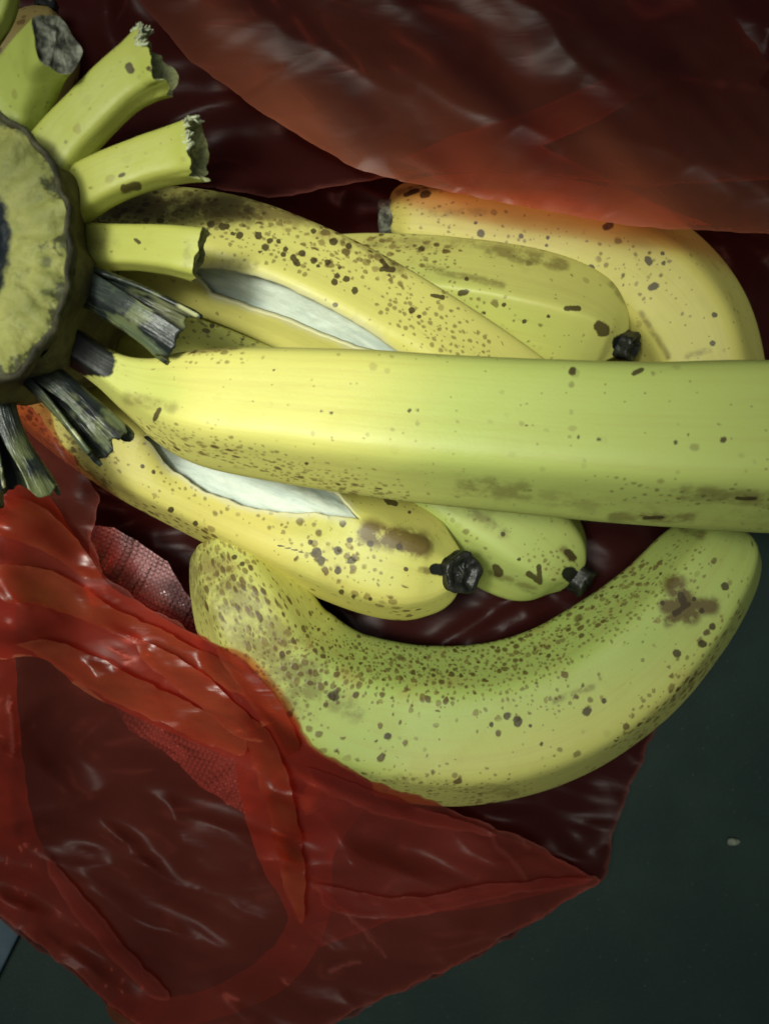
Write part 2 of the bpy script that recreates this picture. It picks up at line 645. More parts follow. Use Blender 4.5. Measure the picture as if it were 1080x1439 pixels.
# ------------------------------------------------------------------ table
m = NT('dark_green_table')
co = m.obj()
nz = m.noise(co, 35, 5, 0.6).outputs['Fac']
nf = m.noise(co, 900, 3, 0.6).outputs['Fac']
c = m.mix(m.range(nz, 0.35, 0.7), (0.013, 0.029, 0.024), (0.019, 0.037, 0.030))
c = m.mix(m.range(nf, 0.6, 0.75, 0, 0.4), c, (0.05, 0.07, 0.06))
dv = m.voronoi(co, 260)
c = m.mix(m.math('MULTIPLY', m.range(dv.outputs['Distance'], .03, .09, 1, 0), .35), c, (0.12, 0.14, 0.12))
MAT_TABLE = m.done(m.principled(c, 0.55, 0.25, m.bump(nf, 0.25, 0.0003)))
g = np.linspace(-0.6, 0.6, 13)
gx, gy = np.meshgrid(g, g, indexing='ij')
table = mesh_obj('table_top', np.stack([gx, gy, np.zeros_like(gx)], -1).reshape(-1, 3), grid_faces(13, 13), MAT_TABLE)
tag(table, 'dark green table top under the red plastic bag', 'table', kind='structure')

# ------------------------------------------------------------------ the cut bunch: crown, stubs, attached banana
bunch = empty('banana_bunch', tuple(P(-40, 345, 0.0)))
tag(bunch, 'cut banana crown with torn stem stubs and one long smooth banana still attached', 'banana bunch')

peelA = banana_peel_material('peel_long_banana', YEL, GRN, TAN, 0.0)
ban_a = empty('banana', (0, 0, 0))
ban_a.parent = bunch
ban_a.location = tuple(P(620, 610, 0.0) - np.array(bunch.location))
tag(ban_a, 'large smooth yellow green banana lying across the pile, still joined to the crown')
ctrlA = [(70, 470, .076, 30), (106, 488, .076, 26), (150, 517, .074, 27), (195, 541, .073, 42), (245, 558, .072, 66), (310, 571, .072, 83), (420, 582, .072, 94),
         (560, 595, .073, 101), (720, 607, .074, 105), (900, 618, .075, 111), (1080, 623, .075, 117), (1250, 632, .073, 108), (1390, 645, .07, 70), (1440, 650, .069, 30)]
swA, oA = make_banana(ctrlA, ban_a, peelA, dict(
    spots0=0.012, specks0=0.02, green0=0.12,
    green=[(760, 600, 1200, 620, 330, 0.75), (150, 520, 220, 550, 60, .35)],
    spots=[(210, 612, 330, 646, 16, .5), (330, 646, 500, 688, 13, .55), (270, 490, 330, 488, 14, .5), (500, 690, 660, 715, 12, .25)],
    specks=[(200, 605, 560, 695, 28, .75), (260, 495, 340, 500, 22, .5), (860, 690, 1080, 700, 25, .3)],
    stain=[(650, 682, 735, 692, 24, .5), (700, 690, 830, 710, 20, .32), (960, 692, 1080, 702, 18, .55), (860, 726, 970, 728, 13, .6), (260, 494, 330, 487, 9, .7), (640, 690, 1080, 735, 26, .16),
           (180, 560, 240, 572, 16, .45)],
    marks=[(803, 521, 5), (890, 525, 902, 519, 3.2), (575, 577, 3.4), (586, 576, 3.2), (452, 578, 2.6), (465, 580, 2.8), (841, 617, 3.6), (812, 614, 3), (949, 622, 3.2), (966, 611, 2.6), (1016, 618, 4.2), (740, 598, 2.2),
           (384, 520, 2), (430, 652, 2.5), (905, 728, 930, 727, 2.6), (1035, 700, 1062, 701, 2.6), (225, 575, 217, 590, 3)],
    black=[(84, 474, 125, 500, 46, 1.0), (118, 494, 140, 508, 34, 1.0), (140, 508, 152, 522, 14, .6)]),
    faces=[100, 28, -45, -110, 176], power=8, round1=0.018, min1=0.2, nth=210, step=0.0006)

MAT_STUB = banana_peel_material('stem_stub_peel', (0.48, 0.49, 0.10), (0.32, 0.41, 0.085), (0.36, 0.30, 0.09), 0.31)
m = NT('crown_skin')
co = m.obj()
f = m.noise(co, 120, 5, .65).outputs['Fac']
f2 = m.noise(co, 420, 4, .6).outputs['Fac']
c = m.mix(m.range(f, .38, .62), (0.125, 0.115, 0.05), (0.06, 0.05, 0.03))
MAT_CROWN = m.done(m.principled(c, 0.7, 0.25, m.bump(m.math('ADD', f, m.math('MULTIPLY', f2, .5)), 0.8, 0.0012)))
m = NT('crown_cut_face')
co = m.obj()
f = m.noise(co, 60, 5, .6).outputs['Fac']
f2 = m.noise(co, 300, 4, .6).outputs['Fac']
v = m.voronoi(m.vmath('ADD', co, m.vmath('SCALE', m.noise(co, 200).outputs['Color'], scale=0.003)), 210)
vm = m.math('MULTIPLY', m.range(v.outputs['Distance'], .12, .34, 1, 0), m.math('LESS_THAN', m.sep(v.outputs['Color'])[0], .22))
c = m.mix(m.range(f, .35, .65), (0.34, 0.34, 0.10), (0.21, 0.22, 0.065))
c = m.mix(m.range(f2, .55, .75, 0, .5), c, (0.09, 0.10, 0.03))
c = m.mix(m.math('MULTIPLY', vm, .7), c, (0.035, 0.045, 0.018))
r_ = m.attr('rad').outputs['Fac']
n5 = m.noise(co, 110, 5, .65).outputs['Fac']
core = m.range(m.math('ADD', r_, m.math('MULTIPLY', m.math('SUBTRACT', n5, .5), .30)), .38, .46, 1, 0)
n6 = m.noise(co, 85, 5, .7).outputs['Fac']
br = m.range(m.math('ADD', n6, m.math('MULTIPLY', m.range(r_, .72, .98), .20)), .62, .70, 0, .85)
c = m.mix(br, c, (0.022, 0.024, 0.014))
c = m.mix(core, c, (0.006, 0.010, 0.014))
MAT_FACE = m.done(m.principled(c, 0.62, 0.3, m.bump(m.math('ADD', f, f2), 0.6, 0.0012)))
MAT_RIM = simple_mat('crown_rim_bark', (0.022, 0.020, 0.013), (0.09, 0.085, 0.045), 160, 0.75, 0.3, 0.8, 0.001, 400)

CZ = 0.094
cc = P(-48, 347, CZ)
kx = (H - CZ) / F
RX, RY = 150 * kx, 204 * kx
mth = 220
th = np.linspace(0, 2 * np.pi, mth, endpoint=False)
scal = 1 + 0.014 * np.cos(th * 17 + 2 * np.sin(th * 2)) + 0.10 * fbm(np.cos(th) * 4 + 4, np.sin(th) * 4, 21, 4)


def crown_ring(fr, dz, sc_amt=1.0):
    s_ = 1 + (scal - 1) * sc_amt
    return np.stack([cc[0] + RX * fr * s_ * np.cos(th), cc[1] + RY * fr * s_ * np.sin(th), cc[2] + dz + 0 * th], -1)


rows = []
radv = []
for fr in np.linspace(0.01, 0.955, 40):
    rg = crown_ring(fr, 0.0)
    rg[:, 2] += -0.0035 * np.exp(-(fr / .33) ** 2) + 0.0013 * fbm(rg[:, 0] * 230, rg[:, 1] * 230, 5, 4) - 0.0012 * fr ** 6 + 0.0009 * np.cos(th * 17 + 2 * np.sin(th * 2)) * smooth(.45, .95, fr) + .0016 * fbm(np.cos(th) * 9 * fr, np.sin(th) * 9 * fr, 77, 3)
    rows.append(rg)
    radv.append(np.full(mth, fr))
mesh_obj('cut_face', np.vstack(rows), grid_faces(40, mth, True), MAT_FACE, bunch, {'rad': ('FLOAT', np.concatenate(radv))})
rows = [crown_ring(.948, -.0012), crown_ring(.962, .0003), crown_ring(.985, .0004), crown_ring(1.005, -.0006), crown_ring(1.0, -.003), crown_ring(.97, -.005, .7)]
for i, rg in enumerate(rows):
    rg[:, 2] += 0.0009 * fbm(rg[:, 0] * 300, rg[:, 1] * 300, 8 + i, 3)
mesh_obj('rim', np.vstack(rows), grid_faces(6, mth, True), MAT_RIM, bunch)
rows = []
for fr, dz in [(.96, -.0030), (.975, -.006), (.985, -.010), (.97, -.016), (.93, -.026), (.86, -.038), (.85, -.05), (.6, -.062), (.3, -.068), (.02, -.07)]:
    rg = crown_ring(fr, dz, .4)
    lob = 1 + 0.05 * np.cos(th * 9 + 1)
    rg[:, :2] = cc[:2] + (rg[:, :2] - cc[:2]) * (lob * (1 + .08 * fbm(np.cos(th) * 4, np.sin(th) * 4 + dz * 100, 3, 3)))[:, None]
    rows.append(rg)
mesh_obj('crown_body', np.vstack(rows), grid_faces(len(rows), mth, True), MAT_CROWN, bunch)


def stub(ctrl, paint, cap_mat, ragged=0.0025, fibres=0, squash=0.8, seed=0, faces=(90, 10, -50, -130, 170), cup=0.002, fib_side=(20, 150)):
    sw = Sweep(ctrl, step=0.0006, faces=faces, power=8, squash=squash)
    n, nth = len(sw.s), 120
    th = np.linspace(0, 2 * np.pi, nth, endpoint=False)[None, :].repeat(n, 0)
    v = sw.points(th)
    rag = ragged * (fbm(np.cos(th[0]) * 2.2 + seed, np.sin(th[0]) * 2.2, 31, 2) * 1.6 + .6 * fbm(th[0] * 3 + seed, th[0] * 0, 33, 3))
    wgt = smooth(sw.len - 0.010, sw.len, sw.s)
    v = v + (wgt[:, None] * rag[None, :])[..., None] * sw.T[:, None, :]
    irr = 1 + 0.05 * fbm(sw.s[:, None] * 150 + seed, np.cos(th) * 1.5, 4, 3)
    v = sw.c[:, None] + (v - sw.c[:, None]) * irr[..., None]
    suv = np.stack([np.repeat(sw.s, nth), (th * 0.008).ravel(), np.zeros(n * nth)], -1)
    rgba, mk = paint_attrs(v.reshape(-1, 3), paint)
    o = mesh_obj('stem_stub', v.reshape(-1, 3), grid_faces(n, nth, True), MAT_STUB, bunch, {'suv': ('FLOAT_VECTOR', suv), 'paint': ('FLOAT_COLOR', rgba), 'marks': ('FLOAT_COLOR', mk)})
    SOLIDS.append((v.reshape(-1, 3), grid_faces(n, nth, True)))
    # broken end
    end = v[-1]
    ce = end.mean(0)
    rows = [end]
    for k, (fr, d) in enumerate([(.93, -.0002), (.85, -.001), (.6, -cup), (.3, -cup * .8), (.03, -cup * .7)]):
        rr = ce + (end - ce) * fr - 0
        rr = rr + (d + 0.0012 * fbm(np.cos(th[0]) * 5 * fr + seed, np.sin(th[0]) * 5 * fr, 40 + k, 3))[:, None] * sw.T[-1]
        rows.append(rr)
    mesh_obj('broken_end', np.vstack(rows), grid_faces(len(rows), nth, True), cap_mat, o)
    if fibres:
        fv, ff = [], []
        for i in range(fibres):
            a = math.radians(random.uniform(*fib_side))
            j = int(a / (2 * math.pi) * nth) % nth
            p0 = end[j] * 0.97 + ce * 0.03
            L = random.uniform(.0004, .0018)
            w = random.uniform(.00022, .00042)
            d = sw.T[-1] * random.uniform(.5, 1) + np.array([random.uniform(-.4, .4), random.uniform(-.4, .4), random.uniform(0, .5)])
            d /= np.linalg.norm(d)
            tn = np.cross(d, [0, 0, 1.0])
            tn /= np.linalg.norm(tn)
            bn = np.cross(d, tn)
            b = len(fv)
            bend = np.array([random.uniform(-1, 1) for _ in range(3)]) * L * .35
            for q, ww in ((-.0010, 1), (L * .5, .9), (L, .35)):
                cen = p0 + d * q + bend * (max(q, 0) / L) ** 2
                for aa in range(4):
                    an = aa * math.pi / 2
                    fv.append(cen + w * ww * (math.cos(an) * tn + .6 * math.sin(an) * bn))
            for r in range(2):
                for aa in range(4):
                    ff.append((b + r * 4 + aa, b + r * 4 + (aa + 1) % 4, b + r * 4 + 4 + (aa + 1) % 4, b + r * 4 + 4 + aa))
            ff.append((b + 8, b + 9, b + 10, b + 11))
        mesh_obj('torn_fibres', np.array(fv), ff, MAT_FIBRE, o)['kind'] = 'stuff'
    return o


MAT_FIBRE = simple_mat('torn_fibre', (0.62, 0.66, 0.45), (0.28, 0.30, 0.16), 900, 0.7, 0.2, 0.3, 0.0003, 900)
MAT_PULP = simple_mat('broken_stem_pulp', (0.46, 0.48, 0.22), (0.22, 0.22, 0.10), 500, 0.7, 0.2, 0.8, 0.0008, 700)
ZS = 0.083
stub([(-30, 60, ZS - .006, 26), (-8, 20, ZS - .004, 28), (0, -12, ZS - .004, 29), (4, -40, ZS - .004, 30)], dict(green0=.7), MAT_CUT, seed=1)
stub([(-10, 215, ZS - .004, 52), (10, 170, ZS - .003, 50), (30, 132, ZS - .001, 47), (58, 90, ZS + .004, 44), (80, 62, ZS + .010, 42)], dict(green0=.6, specks=[(60, 130, 75, 160, 12, .4)]), MAT_CUT, ragged=.0008, seed=2, cup=.0006)
stub([(50, 262, ZS - .002, 44), (85, 210, ZS - .002, 41), (125, 165, ZS, 39), (165, 125, ZS + .001, 40), (200, 100, ZS + .002, 44), (222, 86, ZS + .003, 50)],
     dict(green0=.32, marks=[(181, 93, 184, 99, 4.5), (208, 96, 226, 104, 3)], stain=[(70, 210, 80, 235, 16, .4)]), MAT_PULP, fibres=70, ragged=.003, seed=3, fib_side=(100, 200))
stub([(75, 300, ZS - .005, 40), (110, 275, ZS - .004, 38), (150, 252, ZS - .002, 37), (200, 232, ZS - .001, 37), (250, 218, ZS, 40), (276, 212, ZS + .001, 44)],
     dict(green0=.22, marks=[(176, 266, 192, 262, 7), (168, 247, 174, 245, 2.4)]), MAT_PULP, fibres=60, ragged=.0025, seed=5, fib_side=(80, 200))
stub([(95, 350, ZS - .008, 36), (125, 348, ZS - .008, 35), (180, 347, ZS - .006, 33), (230, 350, ZS - .004, 35), (265, 355, ZS - .003, 38), (281, 358, ZS - .003, 40)],
     dict(green0=.15, spots0=0, marks=[(190, 336, 196, 341, 2.2)], stain=[(118, 345, 150, 345, 24, .38), (265, 345, 262, 372, 12, .42)]), MAT_PULP, ragged=.0012, seed=9, cup=.0008, squash=.7)

# dried dark stubs: open, ribbed shells
m = NT('dried_stub_skin')
suv = m.attr('suv').outputs['Vector']
mp = m.n('Mapping')
m.set(mp.inputs['Vector'], suv)
mp.inputs['Scale'].default_value = (35, 240, 1)
f1 = m.noise(mp.outputs[0], 1, 4, .6).outputs['Fac']
f2 = m.noise(m.obj(), 130, 4, .6).outputs['Fac']
pal = m.attr('pale').outputs['Fac']
f3 = m.noise(m.obj(), 75, 4, .62).outputs['Fac']
sx = m.n('SeparateXYZ')
m.set(sx.inputs[0], suv)
along = m.range(sx.outputs[0], .006, .016)
c = m.mix(m.range(f1, .42, .62), (0.008, 0.011, 0.011), (0.030, 0.040, 0.034))
g_ = m.mix(m.range(f1, .40, .65), (0.30, 0.34, 0.13), (0.13, 0.17, 0.08))
c = m.mix(m.math('MULTIPLY', m.range(m.math('ADD', f3, m.math('MULTIPLY', f1, .35)), .62, .74), m.math('MULTIPLY', along, .5)), c, g_)
c = m.mix(m.range(m.math('ADD', pal, m.math('MULTIPLY', m.math('SUBTRACT', f1, .5), .5)), .35, .6), c, (0.42, 0.43, 0.22))
MAT_DRY = m.done(m.principled(c, 0.38, 0.5, m.bump(m.math('ADD', f1, m.math('MULTIPLY', f2, .4)), 0.9, 0.001)))


def dried_stub(ctrl, open_c=90, open_w=70, seed=0, squash=.7, torn=.004, pale_i=.3):
    sw = Sweep(ctrl, step=0.0005, squash=squash)
    n, nth = len(sw.s), 110
    fr = sw.s / sw.len
    gap = open_w * smooth(0.1, 0.9, fr)
    u = np.linspace(0, 1, nth)[None, :]
    t0 = np.radians(open_c + gap / 2)[:, None]
    t1 = np.radians(open_c + 360 - gap / 2)[:, None]
    th = t0 + (t1 - t0) * u
    rib = 1 + 0.05 * fbm(th * 2.2 + seed, fr[:, None] * 1.5, 44, 3) * 2
    crum = 0.14 * fbm(th * 1.3 + seed, fr[:, None] * 2.5, 12, 3) * fr[:, None]
    lift = sw.r[:, None] * (rib - 1 + crum)
    rag = torn * (fbm(th[-1] * 1.3 + seed, th[-1] * 0, 3, 4)) * 2.0
    wgt = smooth(.55, 1, fr)
    sh = (wgt[:, None] * rag[None])[..., None] * sw.T[:, None, :]
    out = sw.points(th, lift=lift) + sh
    inn = sw.points(th, inset=.0009, lift=lift) + sh
    nv = n * nth
    f1 = grid_faces(n, nth)
    f2 = f1[:, ::-1] + nv
    i = np.arange(n - 1)
    rA = np.stack([i * nth, (i + 1) * nth, (i + 1) * nth + nv, i * nth + nv], -1)
    rB = np.stack([i * nth + nth - 1, i * nth + nth - 1 + nv, (i + 1) * nth + nth - 1 + nv, (i + 1) * nth + nth - 1], -1)
    j = np.arange(nth - 1) + (n - 1) * nth
    rC = np.stack([j, j + 1, j + 1 + nv, j + nv], -1)
    edge = np.minimum(u, 1 - u) * (t1 - t0)
    pale = np.exp(-(edge / .05) ** 2) * smooth(.2, .5, fr)[:, None] * np.clip(2.2 * (fbm(fr[:, None] * 5 + seed, u * 2, 91, 3) + .1), 0, .8)
    suv = np.stack([np.repeat(sw.s, nth), (th * .007).ravel(), np.zeros(nv)], -1)
    pl = np.concatenate([pale.ravel(), np.maximum(pale, pale_i * smooth(.3, .8, fr)[:, None] + 0 * pale).ravel()])
    o = mesh_obj('stem_stub', np.vstack([out.reshape(-1, 3), inn.reshape(-1, 3)]), np.concatenate([f1, f2, rA, rB, rC]), MAT_DRY, bunch,
                 {'suv': ('FLOAT_VECTOR', np.vstack([suv, suv])), 'pale': ('FLOAT', pl)})
    o['label'] = 'blackened shrivelled stem stub'
    return o


dried_stub([(74, 384, ZS - .004, 30), (115, 398, ZS - .003, 31), (150, 414, ZS - .002, 32), (190, 434, ZS - .001, 36), (225, 454, ZS - .001, 40), (252, 472, ZS - .002, 45)], open_c=130, open_w=60, seed=1.3, pale_i=.45)
dried_stub([(30, 502, ZS - .004, 27), (60, 530, ZS - .004, 27), (95, 562, ZS - .004, 29), (130, 598, ZS - .004, 32), (158, 628, ZS - .005, 35)], open_c=70, open_w=60, seed=4.1, pale_i=.35)
dried_stub([(-6, 550, ZS - .006, 25), (0, 590, ZS - .006, 27), (12, 630, ZS - .007, 31), (28, 668, ZS - .008, 38), (38, 695, ZS - .009, 46)], open_c=90, open_w=40, seed=7.7, torn=.006, pale_i=.1)

# ------------------------------------------------------------------ loose bananas
def loose(ctrl, label, mat_args, paint, faces, tip=None, stem=None, **kw):
    mid = ctrl[len(ctrl) // 2]
    root = empty('banana', tuple(P(mid[0], mid[1], 0.0)))
    tag(root, label, 'banana', 'loose bananas in the red bag')
    mat = banana_peel_material('peel', *mat_args)
    sw, o = make_banana(ctrl, root, mat, paint, faces, **kw)
    if tip:
        i = -1
        ax = sw.T[i] if tip.get('axis') is None else np.array(tip['axis'], float)
        c = sw.c[i] if tip.get('at') is None else P(*tip['at'])
        tip_part('blossom_tip', root, c, ax, tip['r'], tip['h'], MAT_TIP, tip.get('seed', 0), tip.get('cup', .35))
    if stem:
        tip_part('stem_end', root, sw.c[0], -sw.T[0], stem['r'], stem['h'], stem.get('mat', MAT_CUT), stem.get('seed', 3), .25)
    return root, sw


# upper split banana
loose([(85, 322, .034, 34), (130, 328, .038, 52), (185, 336, .041, 66), (260, 348, .042, 77), (352, 372, .042, 82), (480, 428, .042, 84), (600, 497, .041, 83), (720, 572, .036, 76), (810, 630, .032, 56), (850, 655, .030, 26)],
      'brown speckled yellow banana with split peel, running diagonally under the long banana from above', (YEL, GRN, TAN, .11, 390),
      dict(spots0=.02, specks0=.03, green0=.05,
           spots=[(120, 296, 250, 270, 38, 1.0), (250, 270, 400, 300, 38, 1.0), (400, 302, 560, 378, 32, .95), (140, 300, 400, 312, 22, .6)],
           specks=[(120, 300, 560, 370, 44, .6), (560, 425, 670, 500, 50, .8), (500, 380, 640, 440, 40, .3)],
           stain=[(130, 285, 420, 296, 34, .8), (420, 305, 560, 375, 20, .5), (300, 372, 360, 374, 12, .5)],
           marks=[(297, 315, 5.5), (312, 319, 5.5), (319, 318, 3.6), (327, 328, 2.6), (337, 330, 5), (363, 331, 5), (380, 338, 4.2), (391, 339, 4.2), (373, 348, 5), (365, 354, 2.5), (401, 350, 3), (398, 358, 3.4),
                  (412, 362, 418, 371, 4), (425, 356, 5), (440, 366, 5), (447, 374, 3), (460, 369, 4.2), (477, 376, 3), (474, 387, 4.5), (470, 396, 4.2), (486, 392, 4.6), (498, 408, 4.6), (471, 429, 3.6), (578, 436, 4.4), (589, 445, 3.6),
                  (535, 378, 552, 378, 4), (536, 366, 546, 378, 3.4), (606, 415, 622, 418, 3.2), (290, 330, 4), (440, 325, 4), (468, 340, 4.5), (490, 346, 4)]),
      faces=[112, 50, -30, -100, 180], power=13, nth=190, round0=.008, round1=.014, min1=.35,
      split=dict(upper=[(268, 372), (300, 376), (350, 384), (400, 400), (450, 428), (500, 455), (540, 480), (570, 500)],
                 lower=[(262, 380), (300, 410), (350, 428), (400, 444), (450, 464), (500, 485), (540, 498), (572, 505)], jag=.16, curl=.0013, sink=.0028),
      tip=dict(r=.0045, h=.004))

# middle banana with black tip
loose([(300, 395, .020, 34), (360, 396, .021, 48), (440, 400, .023, 58), (540, 408, .026, 68), (650, 422, .028, 73), (740, 440, .029, 76), (806, 458, .029, 71), (852, 474, .030, 54), (875, 484, .031, 31)],
      'yellow banana just above the long banana, its small black tip pointing right', (YEL, GRN, TAN, .23),
      dict(spots0=.02, specks0=.03, green0=.25, green=[(600, 400, 800, 500, 60, .2)],
           spots=[(530, 345, 600, 360, 30, .5), (600, 345, 700, 350, 14, .3)], specks=[(530, 345, 640, 365, 34, .55), (600, 400, 760, 480, 40, .2)],
           stain=[(690, 352, 790, 372, 17, .62), (600, 378, 705, 400, 9, .55), (520, 340, 700, 345, 14, .4), (860, 400, 885, 430, 9, .5)],
           marks=[(592, 349, 5), (796, 433, 812, 434, 4), (841, 458, 848, 465, 8), (646, 413, 655, 410, 4), (708, 428, 3.4), (736, 452, 3.2), (770, 445, 2.6), (655, 392, 3), (680, 440, 2.5), (750, 500, 2.5)],
           black=[(872, 482, 885, 488, 22, .9)]),
      faces=[52, 122, -20, -90, 195], power=26, nth=170, round0=.008, round1=.010, min1=.45,
      tip=dict(r=.0040, h=.0055, at=(876, 485, .032), axis=(.75, -.35, .55), seed=2))

# right hand curved banana
loose([(548, 308, .019, 32), (572, 307, .019, 46), (630, 311, .019, 58), (720, 324, .0195, 70), (806, 346, .020, 80), (888, 384, .020, 85), (950, 444, .020, 85), (980, 512, .020, 81), (990, 590, .021, 74), (980, 650, .022, 52), (972, 680, .022, 26)],
      'curved yellow banana at upper right, its upper edge under the red bag flap', ((.70, .64, .165), GRN, TAN, .37),
      dict(spots0=.018, specks0=.03, green0=.05,
           spots=[(560, 275, 600, 268, 16, .5), (850, 360, 930, 370, 40, .16)], specks=[(580, 290, 760, 340, 50, .2), (850, 360, 960, 420, 60, .2)],
           stain=[(560, 270, 598, 262, 8, .6), (900, 440, 938, 500, 7, .55), (965, 500, 995, 492, 8, .5), (600, 300, 680, 298, 9, .35)],
           marks=[(594, 275, 600, 273, 5), (570, 274, 585, 268, 3.5), (676, 328, 5.2), (732, 332, 4), (850, 320, 856, 316, 5), (830, 378, 5), (768, 345, 3), (769, 334, 3), (910, 365, 912, 368, 5), (916, 404, 920, 402, 5), (1003, 442, 4), (1000, 482, 4), (930, 356, 3), (932, 370, 3), (668, 313, 3)]),
      faces=[75, 140, 10, -90, 215], power=12, nth=180, round0=.006, round1=.012, min0=.75,
      stem=dict(r=.0048, h=.003), tip=dict(r=.004, h=.004))

# banana mostly hidden under the long one
loose([(58, 440, .026, 30), (110, 446, .027, 48), (190, 462, .028, 58), (300, 497, .028, 64), (430, 558, .026, 68), (560, 648, .024, 74), (650, 706, .023, 80), (728, 754, .0225, 80), (782, 788, .022, 63), (808, 808, .022, 40)],
      'greenish banana mostly hidden beneath the long banana, wet black tip showing below it', ((.56, .56, .11), (.38, .50, .17), TAN, .49),
      dict(spots0=.02, specks0=.04, green0=.1, green=[(560, 690, 820, 820, 160, .5)],
           spots=[(280, 440, 440, 488, 26, .4), (240, 445, 290, 470, 24, .5), (760, 800, 800, 815, 16, .3)], specks=[(270, 450, 440, 490, 40, .5), (760, 780, 810, 810, 30, .5)],
           stain=[(660, 718, 710, 750, 14, .55), (790, 770, 803, 784, 10, .7), (690, 805, 750, 830, 10, .55), (640, 700, 690, 712, 14, .4)],
           marks=[(706, 751, 3.2), (696, 797, 700, 806, 6), (742, 806, 758, 818, 3.4), (758, 818, 757, 796, 3.4), (729, 786, 2.6), (571, 700, 577, 706, 4), (797, 776, 804, 784, 5), (298, 458, 4), (341, 477, 3), (320, 441, 3)],
           black=[(800, 808, 822, 822, 18, .8)]),
      faces=[35, 98, 160, -40, -110], power=14, nth=170, round0=.008, round1=.012, min1=.5,
      tip=dict(r=.0042, h=.0055, at=(812, 812, .024), axis=(.65, -.50, .35), seed=5, cup=.2))

# lower split banana
loose([(4, 538, .030, 28), (50, 561, .031, 42), (110, 594, .032, 54), (190, 636, .032, 65), (290, 678, .031, 75), (400, 724, .032, 83), (490, 763, .034, 85), (556, 789, .036, 80), (608, 802, .0385, 65), (643, 807, .041, 45)],
      'yellow banana below the long banana, torn peel baring white flesh, round black tip', ((.70, .61, .155), GRN, TAN, .61),
      dict(spots0=.02, specks0=.04, green0=.02, green=[(480, 760, 640, 800, 120, .32)],
           spots=[(30, 570, 140, 680, 30, .8), (140, 690, 300, 755, 16, .7), (430, 745, 500, 820, 44, .42), (430, 800, 560, 850, 34, .35), (150, 650, 200, 670, 30, .2)],
           specks=[(40, 570, 140, 660, 50, .5), (200, 650, 420, 730, 50, .25), (440, 740, 520, 800, 50, .4)],
           stain=[(520, 748, 590, 766, 30, 1.0), (590, 800, 625, 806, 8, .7), (40, 580, 140, 690, 40, .35)],
           marks=[(520, 764, 5), (560, 768, 6), (445, 776, 6), (475, 775, 6), (451, 790, 6), (474, 802, 5), (493, 788, 5.5), (492, 758, 5), (481, 737, 4.5), (436, 762, 4.5), (390, 766, 440, 780, 1.1), (440, 780, 457, 786, 1.8), (548, 690, 560, 688, 3),
                  (537, 692, 546, 706, 3.2), (546, 703, 556, 708, 3.2), (480, 831, 4), (497, 838, 3.4), (520, 842, 3), (570, 800, 3.4), (200, 655, 3), (216, 663, 3), (240, 716, 4), (275, 735, 4), (575, 720, 3)],
           black=[(612, 800, 640, 802, 13, .8)]),
      faces=[85, 150, 20, -50, 225], power=11, nth=190, round0=.008, round1=.012, min1=.55,
      split=dict(upper=[(206, 604), (240, 617), (290, 634), (340, 652), (390, 665), (430, 678), (470, 695), (507, 727)],
                 lower=[(208, 626), (240, 660), (290, 692), (340, 709), (390, 717), (430, 722), (470, 727), (505, 731)], jag=.2, curl=.0014, sink=.0030),
      tip=dict(r=.0054, h=.0045, at=(645, 804, .0445), axis=(.42, -.10, .88), seed=1, cup=.45))

# big curved banana in front
loose([(312, 764, .031, 46), (329, 806, .033, 63), (354, 856, .034, 78), (392, 921, .031, 88), (460, 978, .0275, 95), (545, 1010, .025, 102), (632, 1019, .0245, 105), (720, 1008, .0245, 104), (805, 975, .0245, 100), (880, 922, .0245, 94), (942, 862, .0245, 84), (988, 802, .0245, 74), (1010, 768, .0245, 62), (1022, 742, .0240, 46)],
      'big U shaped greenish banana, densely freckled along its inner side, lowest in the bag', ((.62, .60, .16), (.41, .53, .14), TAN, .77, 370),
      dict(spots0=.03, specks0=.05, green0=.1, green=[(480, 1000, 1010, 800, 170, .75), (300, 800, 340, 880, 80, .1)],
           spots=[(325, 800, 375, 880, 70, .85), (375, 880, 470, 950, 70, .85), (470, 930, 620, 955, 58, .85), (620, 945, 760, 915, 52, .9), (760, 900, 900, 805, 42, .85), (880, 1030, 990, 930, 28, .6), (980, 920, 1030, 860, 22, .5), (420, 1010, 700, 1090, 90, .12), (690, 1000, 830, 960, 40, .25), (290, 800, 320, 870, 40, .4)],
           specks=[(300, 800, 420, 960, 80, .7), (420, 920, 760, 960, 70, .6), (760, 920, 960, 800, 60, .5), (500, 1090, 720, 1110, 40, .4), (880, 1030, 1010, 900, 40, .4)],
           stain=[(285, 800, 420, 960, 70, .55), (420, 960, 500, 1000, 26, .45), (948, 822, 968, 862, 26, 1.0), (938, 852, 998, 852, 20, .95), (940, 872, 960, 860, 16, .9), (550, 1095, 720, 1112, 14, .4), (960, 745, 985, 752, 12, .6), (780, 985, 830, 965, 9, .5)],
           marks=[(956, 836, 962, 852, 5), (948, 862, 966, 850, 4), (985, 858, 4), (930, 847, 4), (975, 842, 3), (1018, 824, 5), (950, 918, 6), (824, 999, 7), (848, 985, 4), (545, 1035, 5), (470, 978, 7), (356, 775, 4), (340, 792, 4), (690, 1018, 4), (727, 1014, 6), (712, 1006, 5), (985, 905, 6), (1000, 880, 5), (760, 1045, 3.5), (745, 1020, 3.5), (330, 783, 3.4)]),
      faces=[97, 152, 30, -40, 215, -100], power=14, nth=220, round0=.0018, round1=.006, min0=.96, min1=.55)

